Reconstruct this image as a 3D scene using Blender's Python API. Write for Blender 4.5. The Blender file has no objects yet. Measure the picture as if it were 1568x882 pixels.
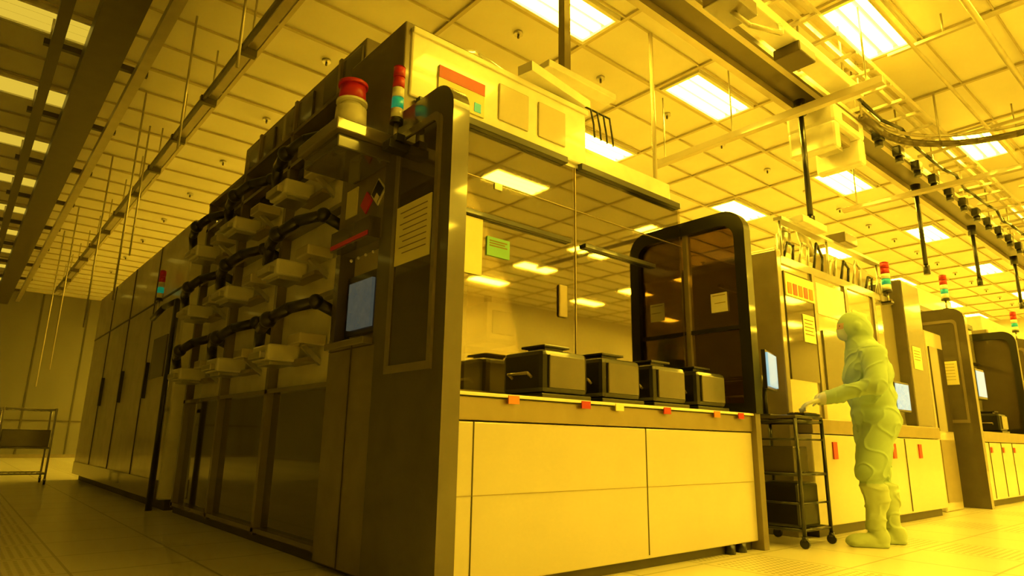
import bpy, bmesh, math, random
from mathutils import Vector, Matrix, noise
random.seed(4)
sc = bpy.context.scene
try:
    sc.view_settings.view_transform = 'Standard'
    sc.view_settings.look = 'None'
    sc.view_settings.exposure = 0.0
except Exception as e:
    print(e)

# ------------------------------------------------------------------ materials
def mat(name, col, rough=0.5, metal=0.0, var=0.08, nscale=6.0, bump=0.0, coat=0.0, emit=None, estr=0.0, spec=0.5):
    m = bpy.data.materials.new(name); m.use_nodes = True
    nt = m.node_tree; n = nt.nodes; l = nt.links
    b = n['Principled BSDF']
    b.inputs['Roughness'].default_value = rough
    b.inputs['Metallic'].default_value = metal
    b.inputs['Specular IOR Level'].default_value = spec
    b.inputs['Coat Weight'].default_value = coat
    b.inputs['Coat Roughness'].default_value = 0.05
    tc = n.new('ShaderNodeTexCoord'); nz = n.new('ShaderNodeTexNoise')
    nz.inputs['Scale'].default_value = nscale; nz.inputs['Detail'].default_value = 4
    l.new(tc.outputs['Object'], nz.inputs['Vector'])
    cr = n.new('ShaderNodeValToRGB')
    c = Vector(col[:3])
    lo = c*(1-var); hi = c*(1+var)
    cr.color_ramp.elements[0].position = 0.3; cr.color_ramp.elements[1].position = 0.7
    cr.color_ramp.elements[0].color = (*lo, 1)
    cr.color_ramp.elements[1].color = (min(hi[0],1), min(hi[1],1), min(hi[2],1), 1)
    l.new(nz.outputs['Fac'], cr.inputs['Fac']); l.new(cr.outputs['Color'], b.inputs['Base Color'])
    if bump:
        bp = n.new('ShaderNodeBump'); bp.inputs['Strength'].default_value = bump; bp.inputs['Distance'].default_value = 0.02
        l.new(nz.outputs['Fac'], bp.inputs['Height']); l.new(bp.outputs['Normal'], b.inputs['Normal'])
    if emit:
        b.inputs['Emission Color'].default_value = (*emit, 1); b.inputs['Emission Strength'].default_value = estr
    return m

def pane(name, tint, refl, rough=.03, gcol=(.95,.92,.85)):
    m = bpy.data.materials.new(name); m.use_nodes = True
    nt = m.node_tree; n = nt.nodes; l = nt.links; n.remove(n['Principled BSDF'])
    t = n.new('ShaderNodeBsdfTransparent'); t.inputs[0].default_value=(*tint,1)
    g = n.new('ShaderNodeBsdfGlossy'); g.inputs[0].default_value=(*gcol,1); g.inputs['Roughness'].default_value=rough
    mx = n.new('ShaderNodeMixShader'); 
    fr = n.new('ShaderNodeFresnel'); fr.inputs[0].default_value=1.5
    ad = n.new('ShaderNodeMath'); ad.operation='ADD'; ad.use_clamp=True; ad.inputs[1].default_value=refl
    l.new(fr.outputs[0], ad.inputs[0]); l.new(ad.outputs[0], mx.inputs[0])
    l.new(t.outputs[0], mx.inputs[1]); l.new(g.outputs[0], mx.inputs[2]); l.new(mx.outputs[0], n['Material Output'].inputs[0])
    return m

WHITE = mat('painted_panel', (.80,.77,.68), .22, coat=.4)
CREAM = mat('cabinet_cream', (.57,.515,.40), .18, coat=.7, var=.04, nscale=2)
GLASS = mat('reflective_window', (.72,.66,.48), .06, metal=.6, coat=1.0, var=.04, nscale=1.5)
CLEAR = pane('clear_glass_pane', (.93,.90,.80), .24)
SMOKE = pane('smoked_glass_pane', (.38,.30,.20), .10)
BAND  = mat('band_anodised', (.30,.25,.165), .3, metal=.5)
DARK  = mat('dark_bronze', (.095,.08,.06), .2, coat=.6)
DARK2 = mat('dark_bronze_light', (.20,.165,.115), .24, coat=.5)
BLACK = mat('black_plastic', (.012,.011,.010), .3, coat=.3)
DGLASS= mat('tinted_glass', (.07,.055,.035), .05, metal=.2, coat=1.0)
STEEL = mat('brushed_steel', (.6,.58,.52), .3, metal=.9)
RED   = mat('red_plastic', (.46,.015,.02), .35, emit=(.8,.03,.01), estr=.03)
GREEN = mat('green_lens', (.02,.42,.20), .3, emit=(.02,.6,.3), estr=.2)
PAPER = mat('paper_sheet', (.80,.75,.42), .7, var=.04)
LGREEN= mat('green_label', (.20,.50,.25), .6)
ORANGE= mat('orange_label', (.80,.22,.05), .6)
SCREEN= mat('lcd_screen', (.05,.08,.10), .15, emit=(.35,.60,.62), estr=.9, nscale=14, var=.5)
SCRDIM= mat('lcd_screen_dim', (.05,.06,.06), .15, emit=(.20,.22,.17), estr=.25, nscale=12, var=.5)
TBAR  = mat('ceiling_tbar', (.50,.44,.30), .4, metal=.2)
TRACK = mat('track_aluminium', (.50,.45,.34), .35, metal=.5)
TRACKD= mat('track_dark', (.10,.08,.05), .35, metal=.4)
SEAM  = mat('seam_dark', (.06,.05,.03), .5)
INK   = mat('print_ink', (.22,.17,.08), .8)

def emis(name, col, s):
    m = bpy.data.materials.new(name); m.use_nodes = True
    n = m.node_tree.nodes; l = m.node_tree.links
    n.remove(n['Principled BSDF'])
    e = n.new('ShaderNodeEmission'); e.inputs[0].default_value = (*col,1); e.inputs[1].default_value = s
    l.new(e.outputs[0], n['Material Output'].inputs[0]); return m
LCOL = (1.0, .64, .028)
LAMP = emis('fluorescent_tube_yellow', LCOL, 62)
FILLIN = emis('added_interior_fill', LCOL, 7)  # added fill glow so the machinery shows through the glass
LAMPDIM = emis('fluorescent_tube_dim', (1.0,.68,.06), .75)

def M(nt, op, a, b=None, c=None):
    x = nt.nodes.new('ShaderNodeMath'); x.operation = op
    for i, v in enumerate((a,b,c)):
        if v is None: continue
        if isinstance(v,(int,float)): x.inputs[i].default_value = v
        else: nt.links.new(v, x.inputs[i])
    return x.outputs[0]

def floor_mat():
    m = bpy.data.materials.new('raised_floor_tiles'); m.use_nodes = True
    nt = m.node_tree; n = nt.nodes; l = nt.links; b = n['Principled BSDF']
    tc = n.new('ShaderNodeTexCoord'); s = n.new('ShaderNodeSeparateXYZ'); l.new(tc.outputs['Object'], s.inputs[0])
    x = M(nt,'DIVIDE',s.outputs[0],.6); y = M(nt,'DIVIDE',s.outputs[1],.6)
    fx = M(nt,'FRACT',x); fy = M(nt,'FRACT',y)
    dx = M(nt,'ABSOLUTE',M(nt,'SUBTRACT',fx,.5)); dy = M(nt,'ABSOLUTE',M(nt,'SUBTRACT',fy,.5))
    mx = M(nt,'MAXIMUM',dx,dy)
    seam = M(nt,'GREATER_THAN',mx,.488)
    hx = M(nt,'ABSOLUTE',M(nt,'SUBTRACT',M(nt,'FRACT',M(nt,'MULTIPLY',fx,14)),.5))
    hy = M(nt,'ABSOLUTE',M(nt,'SUBTRACT',M(nt,'FRACT',M(nt,'MULTIPLY',fy,14)),.5))
    r = M(nt,'SQRT',M(nt,'ADD',M(nt,'MULTIPLY',hx,hx),M(nt,'MULTIPLY',hy,hy)))
    hole = M(nt,'LESS_THAN',r,.27)
    inner = M(nt,'LESS_THAN',mx,.43)
    row = M(nt,'LESS_THAN',M(nt,'FRACT',M(nt,'DIVIDE',M(nt,'FLOOR',x),3.0)),.2)
    hole = M(nt,'MULTIPLY',M(nt,'MULTIPLY',hole,inner),row)
    dark = M(nt,'MAXIMUM',M(nt,'MULTIPLY',seam,.55),M(nt,'MULTIPLY',hole,.75))
    nz = n.new('ShaderNodeTexNoise'); nz.inputs['Scale'].default_value = 1.3; nz.inputs['Detail'].default_value=5
    l.new(tc.outputs['Object'], nz.inputs['Vector'])
    cr = n.new('ShaderNodeValToRGB'); cr.color_ramp.elements[0].color=(.64,.60,.51,1); cr.color_ramp.elements[1].color=(.80,.75,.64,1)
    l.new(nz.outputs['Fac'], cr.inputs['Fac'])
    mix = n.new('ShaderNodeMixRGB'); mix.inputs[2].default_value=(.12,.10,.06,1)
    l.new(dark, mix.inputs[0]); l.new(cr.outputs[0], mix.inputs[1]); l.new(mix.outputs[0], b.inputs['Base Color'])
    b.inputs['Roughness'].default_value=.28
    return m
FLOOR = floor_mat()
CEIL = mat('ceiling_tile', (.75,.71,.61), .4, var=.06, nscale=1.2)
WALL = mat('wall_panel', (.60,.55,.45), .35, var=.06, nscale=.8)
WALLSHADE = mat('wall_panel_shaded', (.15,.14,.11), .35, var=.06, nscale=.8)  # darker copy of the wall panel, dimness of the left side put into colour

# ------------------------------------------------------------------ mesh builder
class B:
    def __init__(s): s.bm = bmesh.new(); s.mats = []
    def mi(s, m):
        if m not in s.mats: s.mats.append(m)
        return s.mats.index(m)
    def _tag(s, faces, m, smooth=False):
        i = s.mi(m)
        for f in faces: f.material_index = i; f.smooth = smooth
    def box(s, x0,x1,y0,y1,z0,z1, m, bev=0.0):
        r = bmesh.ops.create_cube(s.bm, size=1.0)
        vs = r['verts']
        for v in vs:
            v.co = Vector((x0+(v.co.x+.5)*(x1-x0), y0+(v.co.y+.5)*(y1-y0), z0+(v.co.z+.5)*(z1-z0)))
        fs = set(f for v in vs for f in v.link_faces)
        s._tag(fs, m)
        if bev > 0:
            es = list(set(e for v in vs for e in v.link_edges))
            rr = bmesh.ops.bevel(s.bm, geom=es, offset=bev, segments=2, affect='EDGES', profile=.5)
            s._tag(rr['faces'], m)
        return s
    def cyl(s, p, q, r, m, r2=None, seg=14):
        p = Vector(p); q = Vector(q); d = q-p; L = d.length
        if L < 1e-6: return s
        rot = d.to_track_quat('Z','Y').to_matrix().to_4x4()
        mt = Matrix.Translation((p+q)/2) @ rot
        rr = bmesh.ops.create_cone(s.bm, cap_ends=True, segments=seg, radius1=r, radius2=r if r2 is None else r2, depth=L, matrix=mt)
        fs = set(f for v in rr['verts'] for f in v.link_faces)
        s._tag(fs, m)
        for f in fs:
            if len(f.verts)==4: f.smooth = True
        return s
    def sph(s, c, rad, m, u=16, v=10):
        if isinstance(rad,(int,float)): rad=(rad,rad,rad)
        mt = Matrix.Translation(c) @ Matrix.Diagonal((*rad,1))
        rr = bmesh.ops.create_uvsphere(s.bm, u_segments=u, v_segments=v, radius=1.0, matrix=mt)
        s._tag(set(f for w in rr['verts'] for f in w.link_faces), m, True); return s
    def tube(s, pts, r, m, seg=8):
        for a,b in zip(pts[:-1],pts[1:]): s.cyl(a,b,r,m,seg=seg)
        for a in pts[1:-1]: s.sph(a,r,m,8,6)
        return s
    def bar(s, p, q, w, h, m):
        p=Vector(p);q=Vector(q);d=q-p;L=d.length
        rot=d.to_track_quat('X','Z').to_matrix().to_4x4()
        mt=Matrix.Translation((p+q)/2)@rot@Matrix.Diagonal((L,w,h,1))
        rr=bmesh.ops.create_cube(s.bm,size=1.0,matrix=mt)
        s._tag(set(f for v in rr['verts'] for f in v.link_faces), m); return s
    def prism(s, pts, x0, x1, m):
        a=[s.bm.verts.new((x0,y,z)) for y,z in pts]; b=[s.bm.verts.new((x1,y,z)) for y,z in pts]
        fs=[s.bm.faces.new(a[::-1]), s.bm.faces.new(b)]
        n=len(pts)
        for i in range(n):
            j=(i+1)%n; fs.append(s.bm.faces.new((a[i],a[j],b[j],b[i])))
        s._tag(fs,m); return s
    def ring(s, outer, inner, x0, x1, m):
        n=len(outer); mk=lambda P,x:[s.bm.verts.new((x,y,z)) for y,z in P]
        o0,o1,i0,i1=mk(outer,x0),mk(outer,x1),mk(inner,x0),mk(inner,x1); fs=[]
        for i in range(n):
            j=(i+1)%n
            fs+=[s.bm.faces.new((o0[i],o1[i],o1[j],o0[j])), s.bm.faces.new((i0[i],i0[j],i1[j],i1[i])),
                 s.bm.faces.new((o0[i],o0[j],i0[j],i0[i])), s.bm.faces.new((o1[i],i1[i],i1[j],o1[j]))]
        s._tag(fs,m); return s
    def done(s, name, recalc=True, parent=None):
        bm=s.bm
        if recalc: bmesh.ops.recalc_face_normals(bm, faces=bm.faces)
        xs=[v.co.x for v in bm.verts]; ys=[v.co.y for v in bm.verts]; zs=[v.co.z for v in bm.verts]
        o=Vector(((min(xs)+max(xs))/2,(min(ys)+max(ys))/2,min(zs)))
        for v in bm.verts: v.co-=o
        me=bpy.data.meshes.new(name); bm.to_mesh(me); bm.free()
        for m in s.mats: me.materials.append(m)
        ob=bpy.data.objects.new(name,me); ob.location=o; sc.collection.objects.link(ob)
        if parent is not None:
            ob.parent=parent; ob.matrix_parent_inverse=Matrix.Translation(-parent.location)
        return ob

def rrect(y0,y1,z0,z1,rf=.0,rb=.0,n=8):
    P=[(y0,z0),(y1,z0)]
    if rb>0:
        for i in range(n+1):
            a=i/n*math.pi/2; P.append((y1-rb+rb*math.cos(a), z1-rb+rb*math.sin(a)))
    else: P.append((y1,z1))
    if rf>0:
        for i in range(n+1):
            a=math.pi/2+i/n*math.pi/2; P.append((y0+rf+rf*math.cos(a), z1-rf+rf*math.sin(a)))
    else: P.append((y0,z1))
    return P

# ------------------------------------------------------------------ room shell
X0,X1,Y0,Y1,ZC = -5.0, 26.0, -9.0, 24.0, 4.9
b=B(); b.box(X0,X1,Y0,Y1,-.12,0,FLOOR); fl=b.done('floor')
fl.data.transform(Matrix.Translation(fl.location)); fl.location=(0,0,0)
B().box(X0,X1,Y0,Y1,ZC,ZC+.12,CEIL).done('ceiling')
def wall(name,x0,x1,y0,y1,m=WALL):
    b=B(); b.box(x0,x1,y0,y1,-.12,ZC+.12,m)
    return b.done(name)
wall('wall_left',X0-.12,X0,Y0,Y1,WALLSHADE); wall('wall_right',X1,X1+.12,Y0,Y1)
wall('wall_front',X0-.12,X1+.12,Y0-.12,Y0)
wall('wall_back',X0-.12,X1+.12,Y1,Y1+.12,WALLSHADE)
b=B()
x=X0+.6
while x<X1: b.box(x-.02,x+.02,Y1-.02,Y1-.001,.1,ZC-.05,SEAM); x+=1.2
b.box(X0+.01,X1-.01,Y1-.025,Y1-.001,1.05,1.09,SEAM)
b.done('trim_1')
b=B(); b.box(X0+.01,X1-.01,Y1-.03,Y1-.001,0.001,.1,DARK2); b.done('baseboard_back')

GX,GY=1.29,.617; cx,cy=6.47,3.92
b=B()
k=math.floor((X0-cx)/GX)
while cx+(k+.5)*GX < X1:
    x=cx+(k+.5)*GX
    if x>X0+.1: b.box(x-.022,x+.022,Y0+.01,Y1-.01,ZC-.03,ZC-.001,TBAR)
    k+=1
k=math.floor((Y0-cy)/GY)
while cy+(k+.5)*GY < Y1:
    y=cy+(k+.5)*GY
    w=.022 if k%3==0 else .008
    if y>Y0+.1: b.box(X0+.01,X1-.01,y-w,y+w,ZC-.026,ZC-.002,TBAR)
    k+=1
b.done('ceiling_grid')

def lamp_mesh(name, em):
    b=B(); L,W=.585,.245
    b.box(-L,L,-W,W,-.012,0,WHITE)
    for sx in (-1,1): b.box(sx*L-.02,sx*L+.02,-W-.02,W+.02,-.05,0,WHITE)
    for sy in (-1,1): b.box(-L+.02,L-.02,sy*W-.02,sy*W+.02,-.05,0,WHITE)
    for i in range(3):
        y=-.155+.155*i
        b.box(-L+.04,L-.04,y-.05,y+.05,-.04,-.013,em)
    return b.done(name)
base=lamp_mesh('ceiling_light',LAMP); dimb=lamp_mesh('ceiling_light',LAMPDIM)
me_on,me_dim=base.data,dimb.data
bpy.data.objects.remove(base); bpy.data.objects.remove(dimb)
for ix in (-8,-5,-2,0,3,6,9,12,14):
    for iy in range(-6,11):
        x=cx+ix*GX; y=cy+iy*3*GY
        if not(X0+.7<x<X1-.7 and Y0+.4<y<Y1-.4): continue
        on = ix>=-2
        if ix==-2 and y>5: on=False
        o=bpy.data.objects.new('ceiling_light', me_on if on else me_dim)
        o.location=(x,y,ZC-.052); sc.collection.objects.link(o)

b=B()
for ix in range(-3,14):
    for iy in range(-1,9):
        x=cx+(ix+.0)*GX; y=cy+(iy*3+1)*GY
        b.cyl((x,y,ZC-.001),(x,y,ZC-.03),.05,STEEL); b.cyl((x,y,ZC-.03),(x,y,ZC-.07),.012,TRACKD)
b.done('sprinkler_heads')

# ------------------------------------------------------------------ wafer pod
def pod(b,x,y,z,w=.36):
    h=w/2
    b.box(x-h,x+h,y-.17,y+.17,z+.03,z+.27,BLACK,.03)
    b.box(x-h-.012,x+h+.012,y-.18,y+.18,z+.002,z+.03,BLACK,.006)
    b.box(x-.07,x+.07,y-.07,y+.07,z+.27,z+.295,BLACK); b.box(x-.1,x+.1,y-.1,y+.1,z+.295,z+.31,BLACK,.004)
    b.box(x-h+.04,x+h-.04,y-.185,y-.168,z+.06,z+.24,DARK,.006)
    for sx in (-1,1): b.tube([(x+sx*(h),y-.08,z+.12),(x+sx*(h+.03),y-.08,z+.14),(x+sx*(h+.03),y+.08,z+.14),(x+sx*h,y+.08,z+.12)],.009,DARK2)

def tower(b,x,y,z,r=.033):
    b.cyl((x,y,z-.12),(x,y,z),.012,STEEL)
    b.cyl((x,y,z),(x,y,z+.03),r*1.1,BLACK)
    seq=[WHITE,GREEN,WHITE,RED,RED]
    for i,m in enumerate(seq): b.cyl((x,y,z+.03+i*.062),(x,y,z+.03+i*.062+.056),r,m)
    b.cyl((x,y,z+.03+5*.062),(x,y,z+.35),r,RED,r2=r*.5)

def sheet_y(b,x0,x1,z0,z1,y,m=PAPER,lines=5,head=None):
    b.box(x0,x1,y-.006,y,z0,z1,m)
    for i in range(lines):
        zz=z1-(z1-z0)*(.18+.13*i); b.box(x0+.1*(x1-x0),x1-(.12+.1*(i%2))*(x1-x0),y-.0075,y-.006,zz-.006,zz+.002,INK)
def sheet_x(b,y0,y1,z0,z1,x,m=PAPER,lines=5):
    b.box(x-.006,x,y0,y1,z0,z1,m)
    for i in range(lines):
        zz=z1-(z1-z0)*(.12+.8*i/max(lines,1)); b.box(x-.0075,x-.006,y0+.1*(y1-y0),y1-(.12+.1*(i%2))*(y1-y0),zz-.003,zz+.002,INK)

# ------------------------------------------------------------------ main machine
b=B()
XA,XB=1.65,4.40
b.box(XA+.08,XB-.04,2.52,6.9,.0,.07,SEAM)
b.box(XA+.09,XB-.02,2.47,2.95,.06,.79,CREAM,.008)
b.box(XA+.09,XB-.02,2.46,2.95,.795,.905,BAND,.006)
b.box(XA+.09,XB-.02,2.44,2.95,.908,.925,WHITE,.004)
for x in (1.88,3.17): b.box(x-.003,x+.003,2.467,2.475,.08,.79,SEAM)
b.box(XA+.1,XB-.03,2.467,2.475,.452,.455,BAND)
for x,c in ((2.1,ORANGE),(2.62,RED),(2.9,PAPER),(3.35,RED),(3.9,ORANGE),(4.2,RED)):
    b.box(x-.035,x+.035,2.436,2.443,.880,.920,c)
for x in (4.2,):
    for dx in (0,-.14): b.cyl((x+dx,2.50,0),(x+dx,2.50,.06),.035,BLACK)
b.prism(rrect(2.41,3.06,0.0,2.49,.16,0),XA,XA+.10,DARK)
b.box(XA-.006,XA+.002,2.52,2.90,1.05,2.30,DGLASS)
b.ring(rrect(2.50,2.92,1.02,2.34,.06,.0),rrect(2.53,2.89,1.06,2.30,.05,.0),XA-.016,XA,DARK2)
sheet_x(b,2.55,2.88,1.58,1.90,XA-.008,PAPER,8)
b.ring(rrect(2.41,3.42,.925,2.49,.18,.18),rrect(2.50,3.32,1.0,2.38,.12,.12),XB-.04,XB+.05,BLACK)
b.prism(rrect(2.50,3.32,1.0,2.38,.12,.12),XB-.003,XB+.003,SMOKE)
b.box(XB-.03,XB+.03,2.93,2.97,1.0,2.38,DARK2)
b.box(XB-.02,XB+.02,2.50,3.32,1.55,1.58,BLACK)
b.box(XB-.02,XB+.05,2.43,3.0,0.0,.925,DARK2,.005)
sheet_x(b,2.60,2.74,1.7,1.85,XB-.011,WHITE,2)
b.box(XA+.12,XB-.06,2.962,2.966,.98,2.60,CLEAR)
b.box(XA+.10,XB-.06,2.945,2.985,.925,.98,BAND)
b.box(XA+.12,XB-.06,3.70,6.6,.925,2.60,WHITE)
b.box(XA+.12,XA+.16,2.98,3.70,.925,2.60,CREAM); b.box(XB-.10,XB-.06,2.98,3.70,.925,2.60,CREAM)
b.box(XA+.12,XB-.06,2.98,3.70,.925,.96,STEEL)
for x in (3.09,): b.box(x-.004,x+.004,2.957,2.975,.98,2.60,BAND)
for x0,x1 in ((1.78,3.02),(3.16,3.95)): b.box(x0,x1,2.930,2.962,2.02,2.052,BLACK,.004)
for x0,x1 in ((1.76,2.98),(3.12,4.30)): b.box(x0,x1,2.92,2.962,2.59,2.638,BLACK,.004)
b.box(XA+.12,XB-.06,2.957,2.962,2.28,2.284,BAND)
# interior machinery and an added glowing strip that brightens it
b.box(1.85,4.25,3.02,3.06,2.565,2.585,FILLIN)
for x in (2.3,2.9,3.5,4.05): b.box(x-.02,x+.02,3.66,3.70,.96,2.55,BAND)
b.box(1.9,4.2,3.52,3.69,1.28,1.33,BAND,.01); b.box(1.9,4.2,3.54,3.69,1.75,1.80,BAND,.01); b.box(2.0,4.1,3.4,3.6,2.35,2.42,BAND,.01)
for x in (2.15,2.75,3.4,3.95):
    b.box(x-.14,x+.14,3.32,3.68,1.34,1.62,STEEL,.03); b.box(x-.1,x+.1,3.305,3.322,1.40,1.56,DARK,.01)
    b.box(x-.10,x+.06,3.4,3.68,1.82,2.05,DARK2,.02); b.cyl((x+.12,3.55,1.8),(x+.12,3.55,2.35),.02,STEEL)
    b.tube([(x-.05,3.5,2.05),(x-.06,3.45,2.2),(x+.05,3.45,2.35)],.015,BLACK,6)
b.cyl((2.9,3.30,.96),(2.9,3.30,1.22),.09,STEEL,seg=20); b.bar((2.9,3.30,1.24),(3.2,3.18,1.24),.08,.05,WHITE); b.bar((3.2,3.18,1.29),(3.0,3.08,1.29),.07,.04,WHITE)
b.tube([(1.95,3.5,2.2),(2.3,3.3,2.3),(2.9,3.35,2.25),(3.5,3.3,2.32),(4.1,3.5,2.2)],.04,WHITE)
b.box(1.84,2.27,2.950,2.960,1.66,2.01,PAPER)
sheet_y(b,2.31,2.49,1.80,1.92,2.960,LGREEN,3)
sheet_y(b,2.36,2.42,2.24,2.28,2.960,WHITE,0)
b.box(2.92,3.0,2.945,2.962,1.50,1.72,BAND,.01)
# upper fan box
b.box(XA+.06,3.2,2.955,3.7,2.64,3.08,WHITE,.012)
b.box(XA+.06,3.22,2.94,3.72,3.05,3.09,WHITE,.006)
b.box(3.22,XB-.05,3.05,3.9,2.61,2.86,WHITE,.01)
b.box(XA+.12,XB-.06,2.98,3.9,2.60,2.64,WHITE)
b.box(1.90,2.25,2.943,2.955,2.68,2.91,PAPER); b.box(1.90,2.25,2.94,2.943,2.83,2.91,RED)
b.box(1.95,1.99,2.939,2.943,2.71,2.76,ORANGE); b.box(2.08,2.12,2.939,2.943,2.71,2.76,RED); b.box(2.17,2.22,2.939,2.943,2.70,2.76,GREEN)
for x in (2.5,2.85): b.box(x-.13,x+.13,2.943,2.956,2.72,2.98,CREAM,.008)
b.bar((2.55,2.9,3.14),(3.25,3.02,3.16),.12,.07,WHITE)
b.bar((3.0,3.05,3.12),(3.0,4.4,3.12),.14,.08,BAND)
b.cyl((2.2,3.3,3.08),(2.2,3.3,3.25),.09,STEEL); b.cyl((3.5,3.45,2.86),(3.5,3.45,3.1),.11,WHITE)
b.tube([(2.2,3.3,3.25),(2.4,3.3,3.33),(3.0,3.4,3.33),(3.5,3.45,3.1)],.07,WHITE,10)
for i in range(4):
    x=3.2+.07*i
    b.tube([(x,2.98,3.14),(x+.03,2.93,3.10),(x+.05,2.92,2.98-.02*i),(x+.09,2.95,2.90)],.008,BLACK,6)
# left face
b.box(XA+.02,XA+.60,3.06,3.66,.03,1.20,DARK2,.006)
b.box(XA+.02,XA+.60,2.97,3.66,1.80,3.12,DARK2,.008)
b.box(XA+.14,XA+.60,3.06,3.66,1.20,1.80,DARK)
for y in (3.06,3.60): b.box(XA+.02,XA+.16,y,y+.06,1.20,1.80,DARK)
b.prism([(3.12,1.80),(3.60,1.80),(3.60,1.92),(3.12,1.92)],XA-.05,XA+.03,DARK)
b.box(XA-.056,XA-.05,3.13,3.59,1.81,1.835,RED)
b.bar((XA+.08,3.15,1.47),(XA+.08,3.56,1.47),.03,.36,BLACK)
b.box(XA+.045,XA+.066,3.22,3.50,1.32,1.60,SCRDIM)
for i in range(4): b.sph((XA+.03,3.2+.09*i,1.74),.010,WHITE,8,6)
b.box(XA-.04,XA+.1,3.12,3.6,1.20,1.24,DARK2,.005)
b.box(XA+.014,XA+.02,3.355,3.361,.03,1.2,SEAM)
def dia(y,z,r,m,x=XA+.012):
    b.prism([(y-r,z),(y,z-r),(y+r,z),(y,z+r)],x,x+.008,m)
dia(3.30,2.06,.07,RED); dia(3.16,2.09,.085,WHITE); dia(3.16,2.09,.07,BLACK,XA+.008); dia(3.16,2.05,.03,WHITE,XA+.004)
b.box(XA+.012,XA+.02,3.42,3.56,2.02,2.2,PAPER)
# side bay with frames
b.box(XA+.10,XA+.55,3.66,6.9,.05,1.02,DGLASS)
for y in (3.68,4.72,5.80,6.86): b.box(XA+.05,XA+.12,y-.025,y+.025,.05,3.05,DARK2)
for z in (.08,1.02,1.60,2.18,2.76,3.05): b.box(XA+.05,XA+.12,3.66,6.9,z-.015,z+.015,DARK2)
b.box(XA+.30,XA+.55,3.66,6.9,1.0,3.05,DARK)
for y in (4.2,5.26,6.33):
    for z in (1.20,1.78,2.36):
        b.box(XA+.2,XA+.30,y-.42,y+.42,z+.02,z+.30,STEEL,.01); b.box(XA+.19,XA+.2,y-.30,y-.05,z+.06,z+.24,DARK,.004)
b.box(XA+.12,XA+.9,3.68,6.1,3.06,3.42,DARK2,.01)
b.box(XA+.12,XA+1.2,6.1,6.9,2.9,3.08,DARK2,.01)
for y in (4.0,4.8,5.6): 
    b.box(XA+.10,XA+.121,y-.3,y+.3,3.12,3.36,DARK,.004); b.box(XA+.08,XA+.11,y-.02,y+.02,3.1,3.38,BAND)
b.box(XA+.56,XB-.04,3.92,6.5,2.605,3.0,DARK2,.01)
main=b.done('wafer_processing_machine')

def arm(y,z):
    b=B(); x=XA+.05
    b.box(x-.02,x+.22,y-.20,y+.20,z-.02,z+.01,BAND,.004)
    b.box(x-.20,x+.02,y+.0,y+.30,z-.01,z+.10,WHITE,.015)
    b.box(x-.24,x-.195,y+.04,y+.26,z+.0,z+.05,STEEL,.008)
    b.box(x-.17,x-.01,y+.04,y+.26,z-.035,z-.01,STEEL,.005)
    b.tube([(x-.16,y+.30,z+.12),(x-.22,y+.12,z+.20),(x-.24,y-.06,z+.24),(x-.18,y-.24,z+.30),(x-.06,y-.36,z+.34),(x+.14,y-.38,z+.26)],.038,BLACK,10)
    b.sph((x-.24,y-.06,z+.24),.055,BLACK); b.sph((x-.06,y-.36,z+.34),.05,BLACK); b.cyl((x-.16,y+.30,z+.02),(x-.16,y+.30,z+.16),.03,BLACK)
    b.box(x-.12,x+.06,y-.30,y-.10,z+.08,z+.15,CREAM,.01)
    b.bar((x-.06,y-.2,z+.08),(x+.12,y-.2,z-.06),.03,.03,STEEL)
    return b.done('wafer_handling_arm',parent=main)
for y in (4.2,5.26,6.33):
    for z in (1.20,1.78,2.36): arm(y,z)

b=B()
b.box(1.30,1.665,2.98,3.50,2.30,2.37,DARK2,.008); b.box(1.33,1.665,3.02,3.46,2.22,2.30,DARK,.008)
b.cyl((1.45,3.14,2.37),(1.45,3.14,2.52),.092,WHITE,r2=.086,seg=24); b.cyl((1.45,3.14,2.52),(1.45,3.14,2.555),.062,WHITE,seg=24)
b.cyl((1.45,3.14,2.565),(1.45,3.14,2.66),.078,RED,r2=.072,seg=24); b.cyl((1.45,3.14,2.66),(1.45,3.14,2.68),.084,RED,seg=24)
b.cyl((1.45,3.14,2.55),(1.45,3.14,2.565),.088,WHITE,seg=24)
b.cyl((1.50,3.36,2.37),(1.50,3.36,2.50),.05,DARK,seg=20)
b.done('warning_beacon',parent=main)
b=B(); tower(b,1.575,2.84,2.36); b.box(1.52,1.65,2.80,2.88,2.20,2.25,BLACK,.005); b.box(1.55,1.60,2.78,2.90,2.24,2.28,BLACK); b.done('signal_tower',parent=main)

for x in (2.56,3.04,3.52,4.0):
    b=B(); pod(b,x,2.70,.925); b.done('wafer_pod')

# ------------------------------------------------------------------ white cabinet machine along left
b=B()
b.box(1.62,3.6,7.05,12.6,.10,2.92,WHITE,.02); b.box(1.70,3.5,7.1,12.5,0,.1,SEAM)
for y in (8.4,9.8,11.2): b.box(1.612,1.622,y-.012,y+.012,.12,2.9,SEAM)
b.box(1.612,1.622,7.1,12.55,2.2,2.22,SEAM); b.box(1.60,1.62,7.1,12.5,.1,.28,DARK2)
for y in (8.2,9.6,11.0): b.box(1.58,1.62,y,y+.04,1.1,1.5,BLACK)
b.box(1.606,1.62,7.5,8.1,1.3,1.75,DGLASS)
b.tube([(1.56,7.06,.01),(1.56,7.06,2.03),(1.54,7.5,2.03),(1.52,7.9,1.95)],.03,BLACK)
b.tube([(1.56,7.06,.95),(1.62,7.3,.95)],.02,BLACK)
tower(b,1.54,7.8,2.14)
b.done('process_cabinet')

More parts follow.
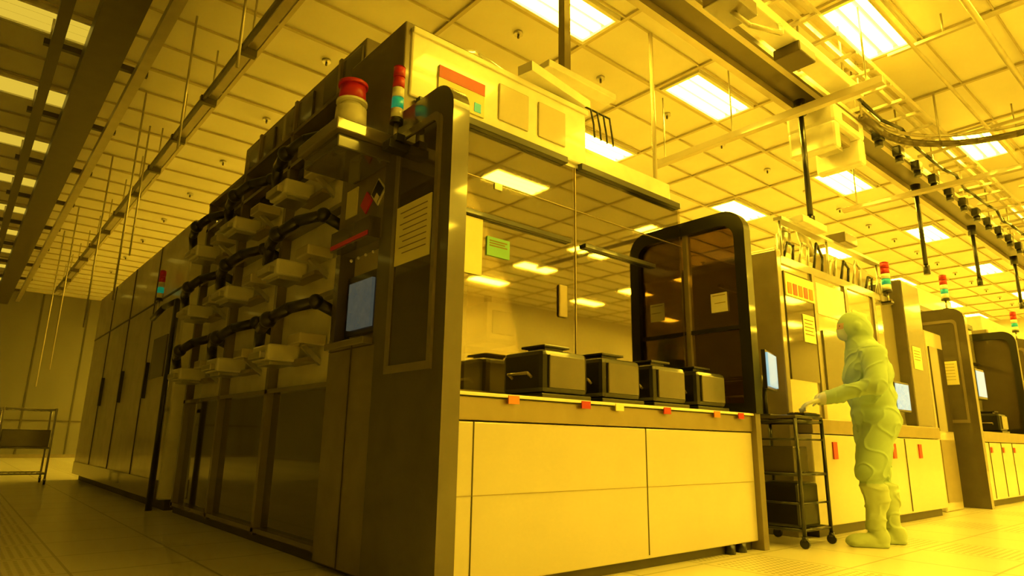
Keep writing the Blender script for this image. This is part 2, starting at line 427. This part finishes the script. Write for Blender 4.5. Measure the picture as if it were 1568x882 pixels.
def cart(x0,x1,y0,y1,h,m,shelves=(.15,.5)):
    b=B()
    for x in (x0,x1):
        for y in (y0,y1):
            b.cyl((x,y,.07),(x,y,h),.014,m); b.cyl((x-.012,y,.035),(x+.012,y,.035),.034,BLACK); b.cyl((x,y,.05),(x,y,.08),.02,m)
    for z in tuple(shelves)+(h-.02,):
        for a in ((x0,y0,x1,y0),(x1,y0,x1,y1),(x1,y1,x0,y1),(x0,y1,x0,y0)): b.cyl((a[0],a[1],z),(a[2],a[3],z),.011,m)
        n=9
        for i in range(1,n):
            t=i/n; b.cyl((x0+(x1-x0)*t,y0,z),(x0+(x1-x0)*t,y1,z),.005,m,seg=6)
    return b
b=cart(.55,1.15,11.4,12.0,1.05,STEEL); b.box(.57,1.13,11.42,11.98,.515,.75,DARK2,.01); b.done('wire_cart')
b=cart(4.70,5.12,2.30,2.72,.90,BLACK,(.12,.5)); b.box(4.69,5.13,2.29,2.73,.90,.925,DARK,.005)
b.box(4.74,5.06,2.34,2.66,.13,.44,BLACK,.02); b.box(4.76,4.98,2.36,2.62,.51,.70,DARK,.01)
for z in (.3,.75): b.cyl((4.70,2.30,z),(4.70,2.72,z),.008,BLACK); b.cyl((4.70,2.30,z),(5.12,2.30,z),.008,BLACK)
b.done('equipment_cart')

b=B()
b.box(4.80,5.00,2.54,2.70,.926,.94,BLACK,.004); b.cyl((4.9,2.63,.94),(4.9,2.63,1.25),.02,BLACK)
b.bar((4.72,2.52,1.28),(5.06,2.62,1.28),.03,.30,BLACK); b.bar((4.738,2.504,1.28),(5.048,2.596,1.28),.022,.26,SCREEN)
b.done('computer_monitor')
b=B(); b.box(4.86,5.12,2.30,2.44,.926,.945,BLACK,.004)
for i in range(8):
    for j in range(3): b.box(4.875+i*.029,4.898+i*.029,2.315+j*.04,2.345+j*.04,.945,.952,DARK2)
b.done('keyboard')

# ------------------------------------------------------------------ second machine
b=B()
b.box(5.25,8.4,2.62,5.6,.925,2.30,GLASS); b.box(5.22,5.30,2.60,5.6,.0,2.37,DARK2,.01)
b.box(5.30,8.35,2.47,2.95,.08,.80,CREAM,.01); b.box(5.30,8.35,2.455,2.95,.805,.925,BAND,.006); b.box(5.4,8.3,2.52,5.5,0,.09,SEAM)
for x in (6.3,7.3): b.box(x-.004,x+.004,2.463,2.474,.1,.79,SEAM)
for x in (5.7,6.5,7.0,7.7): b.box(x-.04,x+.04,2.46,2.47,.60,.74,RED)
b.box(5.30,8.3,2.60,2.63,2.26,2.33,DARK2)
for x in (5.9,6.6,7.3): b.box(x-.03,x+.03,2.60,2.63,.93,2.26,DARK2)
b.box(5.34,5.86,2.605,2.63,1.25,2.2,DGLASS)
b.box(5.95,6.55,2.605,2.63,1.9,2.2,WHITE); b.box(6.65,7.25,2.60,2.63,1.2,1.7,DARK2); b.box(6.0,6.5,2.60,2.63,1.2,1.75,DARK)
b.box(5.34,5.88,2.595,2.606,1.98,2.18,PAPER)
for i in range(5): b.box(5.37+i*.1,5.44+i*.1,2.59,2.596,2.0,2.10,RED if i%2 else ORANGE)
sheet_y(b,5.62,5.84,1.6,1.85,2.605,PAPER,5); sheet_y(b,6.75,7.1,1.75,2.05,2.62,PAPER,5)
b.box(7.85,8.40,2.50,3.2,.925,2.55,DARK,.02)
sheet_y(b,7.95,8.2,1.55,1.8,2.50,PAPER,4)
b.box(5.5,6.3,2.75,3.5,2.30,2.48,WHITE,.01); b.box(6.5,7.5,2.7,3.6,2.30,2.62,CREAM,.02)
b.cyl((6.0,2.9,2.48),(6.0,2.9,2.75),.07,STEEL); b.tube([(6.0,2.9,2.75),(6.1,2.9,2.9),(6.4,2.9,2.92),(6.7,2.95,2.62)],.06,STEEL,10)
for i in range(9):
    x=5.5+i*.3; b.tube([(x,2.68,2.33),(x+.02,2.64,2.50+.06*(i%3)),(x+.18,2.66,2.52+.05*(i%2)),(x+.22,2.7,2.3)],.014,STEEL if i%2 else BLACK,6)
b.box(5.42,7.7,2.62,2.70,2.70,2.73,STEEL)
for x in (5.45,6.4,7.65): b.cyl((x,2.66,2.30),(x,2.66,2.72),.012,STEEL)
b.box(5.7,6.2,2.55,2.75,2.73,2.80,WHITE,.01); b.box(6.6,6.9,2.55,2.75,2.73,2.84,DARK2,.01)
insp=b.done('wafer_inspection_machine')
b=B(); tower(b,7.6,2.56,2.36,.045); b.box(7.56,7.64,2.52,2.62,2.24,2.26,BLACK); b.done('signal_tower',parent=insp)

def terminal(x,y,z,par):
    b=B()
    b.box(x-.02,x+.02,y+.10,y+.145,.925,z,BLACK); b.box(x-.1,x+.1,y+.03,y+.145,.926,.94,BLACK,.004)
    b.box(x-.2,x+.2,y,y+.03,z-.14,z+.16,BLACK,.008); b.box(x-.18,x+.18,y-.004,y+.002,z-.12,z+.14,SCREEN)
    b.box(x-.018,x+.018,y+.03,y+.12,z-.03,z+.03,BLACK)
    return b.done('computer_monitor',parent=par)
terminal(7.38,2.46,1.20,insp)

# ------------------------------------------------------------------ further machines
def tool(xa,xb,name):
    b=B()
    b.prism(rrect(2.41,2.98,0,2.49,.16,0),xa,xa+.1,DARK)
    b.ring(rrect(2.50,2.92,1.02,2.34,.06,.0),rrect(2.53,2.89,1.06,2.30,.05,.0),xa-.012,xa,DARK2)
    sheet_x(b,2.56,2.86,1.5,1.8,xa-.002,PAPER,6)
    b.box(xa+.1,xb,2.47,2.95,.08,.79,CREAM,.01); b.box(xa+.1,xb,2.455,2.95,.795,.925,BAND,.006); b.box(xa+.2,xb-.1,2.52,5.4,0,.09,SEAM)
    b.box(xa+.1,xb,2.96,5.5,.925,2.6,GLASS); b.box(xa+.1,xb,2.94,2.965,2.55,2.62,BLACK); b.box(xa+.1,xb,2.94,2.965,1.98,2.02,BLACK)
    b.box(xa+.0,xa+.1,2.98,5.5,0,2.7,DARK2,.01)
    b.box(xa+.3,xb-.3,3.1,4.6,2.6,3.0,WHITE,.02)
    b.ring(rrect(2.41,3.3,.925,2.49,.18,.18),rrect(2.50,3.2,1.0,2.38,.12,.12),xb,xb+.08,BLACK)
    b.prism(rrect(2.50,3.2,1.0,2.38,.12,.12),xb+.03,xb+.05,DGLASS); b.box(xb,xb+.08,2.43,3.0,0,.925,DARK2)
    n=int((xb-xa-.4)/.55)
    for i in range(n):
        x=xa+.5+i*.55; b.box(x-.004,x+.004,2.464,2.474,.1,.79,SEAM)
        b.box(x+.05,x+.12,2.46,2.472,.66,.73,RED)
    b.box(xa+.5,xa+.9,2.50,2.8,1.35,1.75,BLACK,.01); b.box(xa+.52,xa+.88,2.495,2.502,1.38,1.72,SCREEN); b.box(xa+.66,xa+.74,2.6,2.8,.925,1.36,BLACK)
    par=b.done(name)
    b=B(); tower(b,xa+.06,2.60,2.61,.045); b.box(xa+.02,xa+.09,2.57,2.63,2.487,2.50,BLACK); b.done('signal_tower',parent=par)
    for i in range(2,n):
        x=xa+.55+i*.55; bb=B(); pod(bb,x,2.70,.925); bb.done('wafer_pod',parent=par)
tool(9.7,12.2,'wafer_processing_machine')
tool(13.2,16.2,'wafer_processing_machine')
tool(17.2,20.4,'wafer_processing_machine')
b=B(); b.box(8.75,9.35,2.6,4.5,.0,2.1,CREAM,.02); b.box(8.80,9.3,2.585,2.6,.9,1.9,DGLASS); b.box(8.80,9.3,2.59,2.6,.1,.8,BAND); b.done('gas_cabinet')
for i,(xa,xb,h) in enumerate(((6.0,8.6,2.3),(9.6,12.4,2.5),(13.5,17,2.3))):
    b=B(); b.box(xa,xb,8.0,10.5,.08,h,CREAM,.02); b.box(xa+.1,xb-.1,8.1,10.4,0,.08,SEAM)
    for k in range(1,4): b.box(xa+k*(xb-xa)/4-.01,xa+k*(xb-xa)/4+.01,7.99,8.0,.1,h-.05,SEAM)
    b.box(xa+.2,xb-.2,7.985,8.0,1.2,1.8,DGLASS); b.box(xa+.5,xb-.9,8.3,9.6,h,h+.4,WHITE,.02); b.done('process_cabinet')

# ------------------------------------------------------------------ overhead transport tracks
b=B(); yt=2.71; zt=4.28
for dy in (-.16,.16): b.box(1.75,25,yt+dy-.035,yt+dy+.035,zt-.05,zt+.07,TRACK)
b.box(1.75,25,yt-.12,yt+.12,zt+.02,zt+.05,TRACKD)
b.box(1.75,25,yt-.22,yt-.195,zt-.07,zt-.02,TRACKD)
x=2.0
while x<24.5:
    b.box(x-.03,x+.03,yt-.25,yt+.25,zt+.07,zt+.12,TRACK)
    for dy in (-.2,.2): b.cyl((x,yt+dy,zt+.1),(x,yt+dy,ZC-.03),.012,TRACK,seg=6)
    x+=1.29
x=7.6
while x<18:
    b.box(x-.08,x+.08,yt-.30,yt-.20,zt-.15,zt-.02,BLACK,.02); b.cyl((x,yt-.25,zt-.15),(x,yt-.25,zt-.22),.045,BLACK); x+=.62
for dy in (-.48,-.62): b.box(3.0,25,yt+dy-.02,yt+dy+.02,zt+.16,zt+.22,CREAM)
x=3.1
while x<25:
    b.box(x-.02,x+.02,yt-.64,yt-.2,zt+.14,zt+.17,CREAM); x+=.43
b.tube([(3.0,yt-.35,zt+.10)]+[(3.0+.5*i,yt-.35+.03*math.sin(i*1.7),zt+.10-.05*(i%2)) for i in range(1,40)],.02,BLACK,6)
track=b.done('overhead_transport_track')
# hoist vehicle hanging from the track
b=B()
b.box(6.42,7.18,yt-.26,yt+.26,zt-.30,zt-.08,WHITE,.04); b.box(6.50,7.10,yt-.20,yt+.20,zt-.10,zt-.0,DARK2,.01)
b.box(6.42,6.55,yt-.25,yt+.25,zt-.58,zt-.28,WHITE,.03); b.box(7.05,7.18,yt-.25,yt+.25,zt-.58,zt-.28,WHITE,.03)
b.box(6.62,6.98,yt-.18,yt+.18,zt-.40,zt-.30,BAND,.02); b.box(6.70,6.90,yt-.12,yt+.12,zt-.46,zt-.40,STEEL,.01)
b.box(6.6,7.0,yt-.266,yt-.258,zt-.24,zt-.16,BAND)
b.done('overhead_hoist_vehicle',parent=track)
b=B()
for (x,z1) in ((6.22,2.62),(9.55,2.75),(12.05,3.02),(14.6,3.02)):
    b.cyl((x,yt,zt-.06),(x,yt,z1+.3),.028,BLACK); b.cyl((x,yt,z1+.2),(x,yt,z1+.32),.04,BLACK)
    b.cyl((x,yt,zt-.22),(x,yt,zt-.06),.06,BLACK)
b.done('hanging_cable_drops',parent=track)
b=B(); b.box(6.02,6.10,1.85,4.45,3.98,4.06,CREAM,.006)
for y in (2.0,3.4,4.3): b.cyl((6.06,y,4.06),(6.06,y,ZC-.03),.010,STEEL,seg=6)
b.done('cable_trunking',parent=track)
b=B(); b.box(9.3,9.38,.9,3.6,4.0,4.06,CREAM,.006)
for y in (1.0,3.4): b.cyl((9.34,y,4.06),(9.34,y,ZC-.03),.010,STEEL,seg=6)
b.done('cable_trunking',parent=track)
b=B()
pts=[(7.0,2.40,4.2)]+[(7.5+1.2*math.sin(math.radians(t)),2.40-1.2+1.2*math.cos(math.radians(t)),4.2) for t in range(0,91,9)]+[(8.7,-3.5,4.2)]
b.tube(pts,.04,TRACKD); b.tube([(p[0]+.0,p[1],p[2]+.10) for p in pts],.02,TRACK)
for p in (pts[0],pts[6],pts[-2],(8.7,0,4.2)): b.cyl(p,(p[0],p[1],ZC-.03),.012,TRACK,seg=6)
b.done('curved_branch_rail',parent=track)
b=B()
for (y,z,r) in ((1.75,4.6,.02),(1.2,4.6,.03),(.55,4.55,.04)):
    b.cyl((1.0,y,z),(25,y,z),r,TRACK,seg=8)
x=1.6
while x<24:
    b.box(x-.02,x+.02,.5,2.0,4.63,4.66,TRACK); b.cyl((x,1.5,4.64),(x,1.5,ZC-.03),.01,TRACK,seg=6); x+=2.58
b.done('ceiling_conduits')
b=B(); b.box(3.6,6.4,2.15,2.35,4.10,4.2,WHITE,.01); b.box(3.9,4.3,2.13,2.37,3.98,4.1,DARK2,.01); b.box(5.0,5.3,2.13,2.37,4.0,4.1,TRACKD,.01)
b.tube([(4.1,2.25,4.0),(4.2,2.15,3.86),(4.5,2.05,3.88),(4.7,2.15,4.1)],.02,CREAM)
for x in (3.8,6.2): b.cyl((x,2.25,4.2),(x,2.25,ZC-.03),.012,TRACK,seg=6)
b.done('transport_vehicle_rail',parent=track)
b=B(); b.box(3.30,3.37,3.27,3.34,3.57,ZC-.036,DARK2); b.box(3.1,3.9,3.24,3.36,3.56,3.62,WHITE,.008); b.done('ceiling_support_post')
b=B(); b.cyl((4.9,3.6,3.0),(4.9,3.6,ZC-.03),.022,CREAM); b.box(4.6,5.15,3.55,3.65,2.96,3.02,CREAM); b.done('ceiling_support_post')

b=B()
for x,w,z,h,m in ((.58,.16,4.45,.22,TRACKD),(.20,.05,4.5,.12,TRACKD),(.95,.05,4.5,.1,TRACK)):
    b.box(x-w,x+w,1.5,23.5,z-h/2,z+h/2,m)
y=2.0
while y<23: b.box(.1,1.05,y-.03,y+.03,4.56,4.62,TRACKD); b.cyl((.15,y,4.6),(.15,y,ZC-.03),.012,TRACK,seg=6); b.cyl((1.0,y,4.6),(1.0,y,ZC-.03),.012,TRACK,seg=6); y+=1.85
b.done('overhead_beam')
b=B(); b.box(1.56,1.64,3.1,20,4.27,4.33,TRACK); b.box(1.50,1.53,3.1,20,4.22,4.27,TRACKD)
y=3.3
while y<20: b.cyl((1.6,y,4.33),(1.6,y,ZC-.03),.010,TRACK,seg=6); b.box(1.49,1.65,y-.03,y+.03,4.2,4.28,TRACKD); y+=1.23
b.done('overhead_rail')
b=B(); b.box(-.9,-.5,1.5,23,4.2,4.3,TRACKD); b.box(-1.6,-1.3,1.5,23,4.2,4.4,TRACKD)
y=2.5
while y<23: b.box(-1.7,-.4,y-.04,y+.04,4.3,4.36,TRACK); b.cyl((-.5,y,4.3),(-.5,y,ZC-.03),.012,TRACK,seg=6); y+=2.4
b.done('overhead_beam')
b=B()
for (x,y,z) in ((1.2,8.5,2.2),(1.25,6.5,3.4),(1.25,11,2.2),(1.45,9.5,3.0),(1.2,14,1.8),(1.3,5.0,3.6),(1.2,16,1.6)):
    b.cyl((x,y,z),(x,y,ZC-.03),.012,TRACK,seg=6)
b.done('hanging_rods')

# ------------------------------------------------------------------ person in cleanroom suit
def person():
    b=B(); S=WHITE
    def seg(p,q,r1,r2):
        b.cyl(p,q,r1,S,r2=r2,seg=24); b.sph(p,r1,S,20,14); b.sph(q,r2,S,20,14)
    b.sph((0,-.02,.93),(.195,.175,.17),S,28,18)
    b.sph((0,-.01,1.08),(.192,.170,.20),S,28,18)
    b.sph((0,.0,1.25),(.208,.168,.22),S,28,18)
    b.sph((0,.0,1.38),(.195,.130,.10),S,28,18)
    # sloping shoulders, hood cape
    for sx in (-1,1): seg((0,.01,1.45),(sx*.175,.0,1.395),.095,.088)
    b.cyl((0,.005,1.38),(0,.045,1.55),.155,S,r2=.092,seg=28)
    b.sph((0,.07,1.625),(.100,.118,.128),S,28,20)
    b.sph((0,.035,1.595),(.104,.108,.118),S,28,20)
    b.sph((0,.18,1.60),(.018,.022,.022),S)
    b.sph((0,.145,1.57),(.055,.05,.05),S)
    for sx in (-1,1): b.sph((sx*.099,.065,1.62),(.014,.03,.036),S)
    legs=[(-1,.11),(1,-.08)]
    for sx,fy in legs:
        hip=(sx*.10,-.01,.88); knee=(sx*.118,.03+fy*.6,.50); an=(sx*.12,fy-.02,.10)
        seg(hip,knee,.130,.104); seg(knee,an,.086,.060)
        b.sph((knee[0],knee[1],.53),(.110,.113,.10),S)
        b.sph((sx*.117,fy*.75-.015,.36),(.082,.088,.14),S)
        b.sph((sx*.12,fy-.035,.07),(.060,.07,.08),S); b.sph((sx*.125,fy+.07,.045),(.056,.13,.052),S); b.sph((sx*.128,fy+.13,.035),(.058,.075,.04),S)
        b.box(sx*.12-.05,sx*.12+.05,fy-.09,fy+.17,.0,.03,S,.012)
    hands=[]
    for sx,wr in ((-1,(-.13,.36,1.06)),(1,(.14,.33,1.07))):
        sh=(sx*.195,.0,1.385); el=(sx*.285,.04,1.15)
        seg(sh,el,.090,.078); seg(el,wr,.076,.048)
        w=Vector(wr); f=Vector((-sx*.18,1,-.32)).normalized(); side=Vector((1,0,0)); side=(side-f*side.dot(f)).normalized()
        up=side.cross(f).normalized()
        for t in (-1,-.33,.33,1):
            a=w+f*.02+side*t*.018; c=w+f*.105+side*t*.033
            b.cyl(a,c,.016,S,r2=.0135,seg=10); b.sph(c,.0135,S,10,8); b.sph(a,.018,S,10,8)
        for i,t in enumerate((-1.15,-.38,.38,1.15)):
            L=(.030,.036,.038,.033)[i] if sx>0 else (.033,.038,.036,.030)[i]
            p=w+f*.105+side*t*.032
            d1=(f+side*t*.10-up*.25).normalized(); d2=(f-up*.8).normalized(); d3=(f*.6-up*1.2).normalized()
            p1=p+d1*L; p2=p1+d2*L*.8; p3=p2+d3*L*.6
            b.cyl(p,p1,.0105,S,r2=.0098,seg=10); b.sph(p1,.0099,S,10,8); b.cyl(p1,p2,.0098,S,r2=.009,seg=10); b.sph(p2,.0092,S,10,8); b.cyl(p2,p3,.009,S,r2=.008,seg=10); b.sph(p3,.008,S,10,8)
        t0=w+f*.035-side*sx*.025; t1=t0+(f*.7-side*sx*.75-up*.3).normalized()*.042; t2=t1+(f*1-side*sx*.2-up*.5).normalized()*.034
        seg(t0,t1,.014,.0115); seg(t1,t2,.0115,.0095)
        hands.append(w)
    ob=b.done('tmp')
    off=ob.location.copy()
    mod=ob.modifiers.new('r','REMESH'); mod.mode='VOXEL'; mod.voxel_size=.006; mod.use_smooth_shade=True
    dg=bpy.context.evaluated_depsgraph_get()
    me=bpy.data.meshes.new_from_object(ob.evaluated_get(dg))
    bpy.data.objects.remove(ob)
    me.transform(Matrix.Translation(off))
    # smooth the garment strongly, the hands lightly
    bm=bmesh.new(); bm.from_mesh(me)
    soft=[v for v in bm.verts if min((v.co-h).length for h in hands)>.10 and not (v.co.y>.36 and v.co.z>.9)]
    for i in range(14): bmesh.ops.smooth_vert(bm,verts=soft,factor=.5,use_axis_x=True,use_axis_y=True,use_axis_z=True)
    bmesh.ops.smooth_vert(bm,verts=bm.verts,factor=.5,use_axis_x=True,use_axis_y=True,use_axis_z=True)
    bm.normal_update(); bm.to_mesh(me); bm.free()
    me.materials.clear()
    suit=mat('cleanroom_suit_fabric',(.34,.48,.31),.85,var=.05,nscale=5)
    boot=mat('cleanroom_boot',(.43,.53,.32),.8,var=.05)
    glove=mat('nitrile_glove',(.58,.60,.50),.5); skin=mat('skin',(.55,.36,.26),.5); mask=mat('face_mask',(.52,.60,.48),.8)
    for m in (suit,boot,glove,skin,mask): me.materials.append(m)
    nrm=[v.normal.copy() for v in me.vertices]
    for v,nn in zip(me.vertices,nrm):
        p=v.co
        near=min((p-h).length for h in hands)
        k=1.0
        if near<.17 and p.y>.3: k=max(0,min(1,(near-.05)/.12)) if p.y<.36 else 0
        if p.z>1.44: k=.25
        if p.z<.12: k=.1
        q=Vector((p.x*5+p.z*2.0,p.y*5,p.z*5))
        d=noise.noise(q)*.020
        r=1-abs(noise.noise(q*1.7+Vector((3,1,7))))*4.0
        d+=max(0,r)**2*.009-.002
        # gathered bands: waist, boot cuff
        d-=.012*math.exp(-((p.z-.455)/.018)**2)
        d+=.010*math.exp(-((p.z-.425)/.016)**2)
        v.co=p+nn*d*k
        if v.co.z<0: v.co.z=0
    for pl in me.polygons:
        c=pl.center; mi=0
        if c.z<.445: mi=1
        for i,h in enumerate(hands):
            if (c-h).length<.2 and c.y>h.y-.0 : mi=2
        if c.z>1.5 and c.y>.135 and abs(c.x)<.066:
            if 1.61<c.z<1.655: mi=3
            elif 1.52<c.z<=1.61: mi=4
        pl.material_index=mi; pl.use_smooth=True
    bm=bmesh.new(); bm.from_mesh(me)
    i5=len(me.materials); me.materials.append(BLACK)
    for sx in (-1,1):
        r=bmesh.ops.create_uvsphere(bm,u_segments=10,v_segments=8,radius=.011,matrix=Matrix.Translation((sx*.032,.170,1.634)))
        for v in r['verts']:
            for f in v.link_faces: f.material_index=i5
    bm.to_mesh(me); bm.free()
    o=bpy.data.objects.new('cleanroom_technician',me); sc.collection.objects.link(o); return o
pn=person()
pn.location=(5.38,2.02,0)
d=Vector((-.60,.80)); pn.rotation_euler=(0,0,math.atan2(d.y,d.x)-math.pi/2)

# ------------------------------------------------------------------ world + camera
w=bpy.data.worlds.new('w'); sc.world=w; w.use_nodes=True
w.node_tree.nodes['Background'].inputs[0].default_value=(1,.65,.08,1); w.node_tree.nodes['Background'].inputs[1].default_value=.05

cam=bpy.data.cameras.new('camera'); co=bpy.data.objects.new('camera',cam); sc.collection.objects.link(co)
cam.sensor_width=36; cam.lens=36*985/1568; cam.clip_start=.05; cam.clip_end=200
ez=Vector((.0165,.9725,-.2320)).normalized(); ex=Vector((.7588,-.1633,-.6304)); ex=(ex-ez*ex.dot(ez)).normalized(); ey=ez.cross(ex)
R=Matrix((ex,ey,ez)).to_4x4()
co.matrix_world=Matrix.Translation((0,0,.70))@R
sc.camera=co
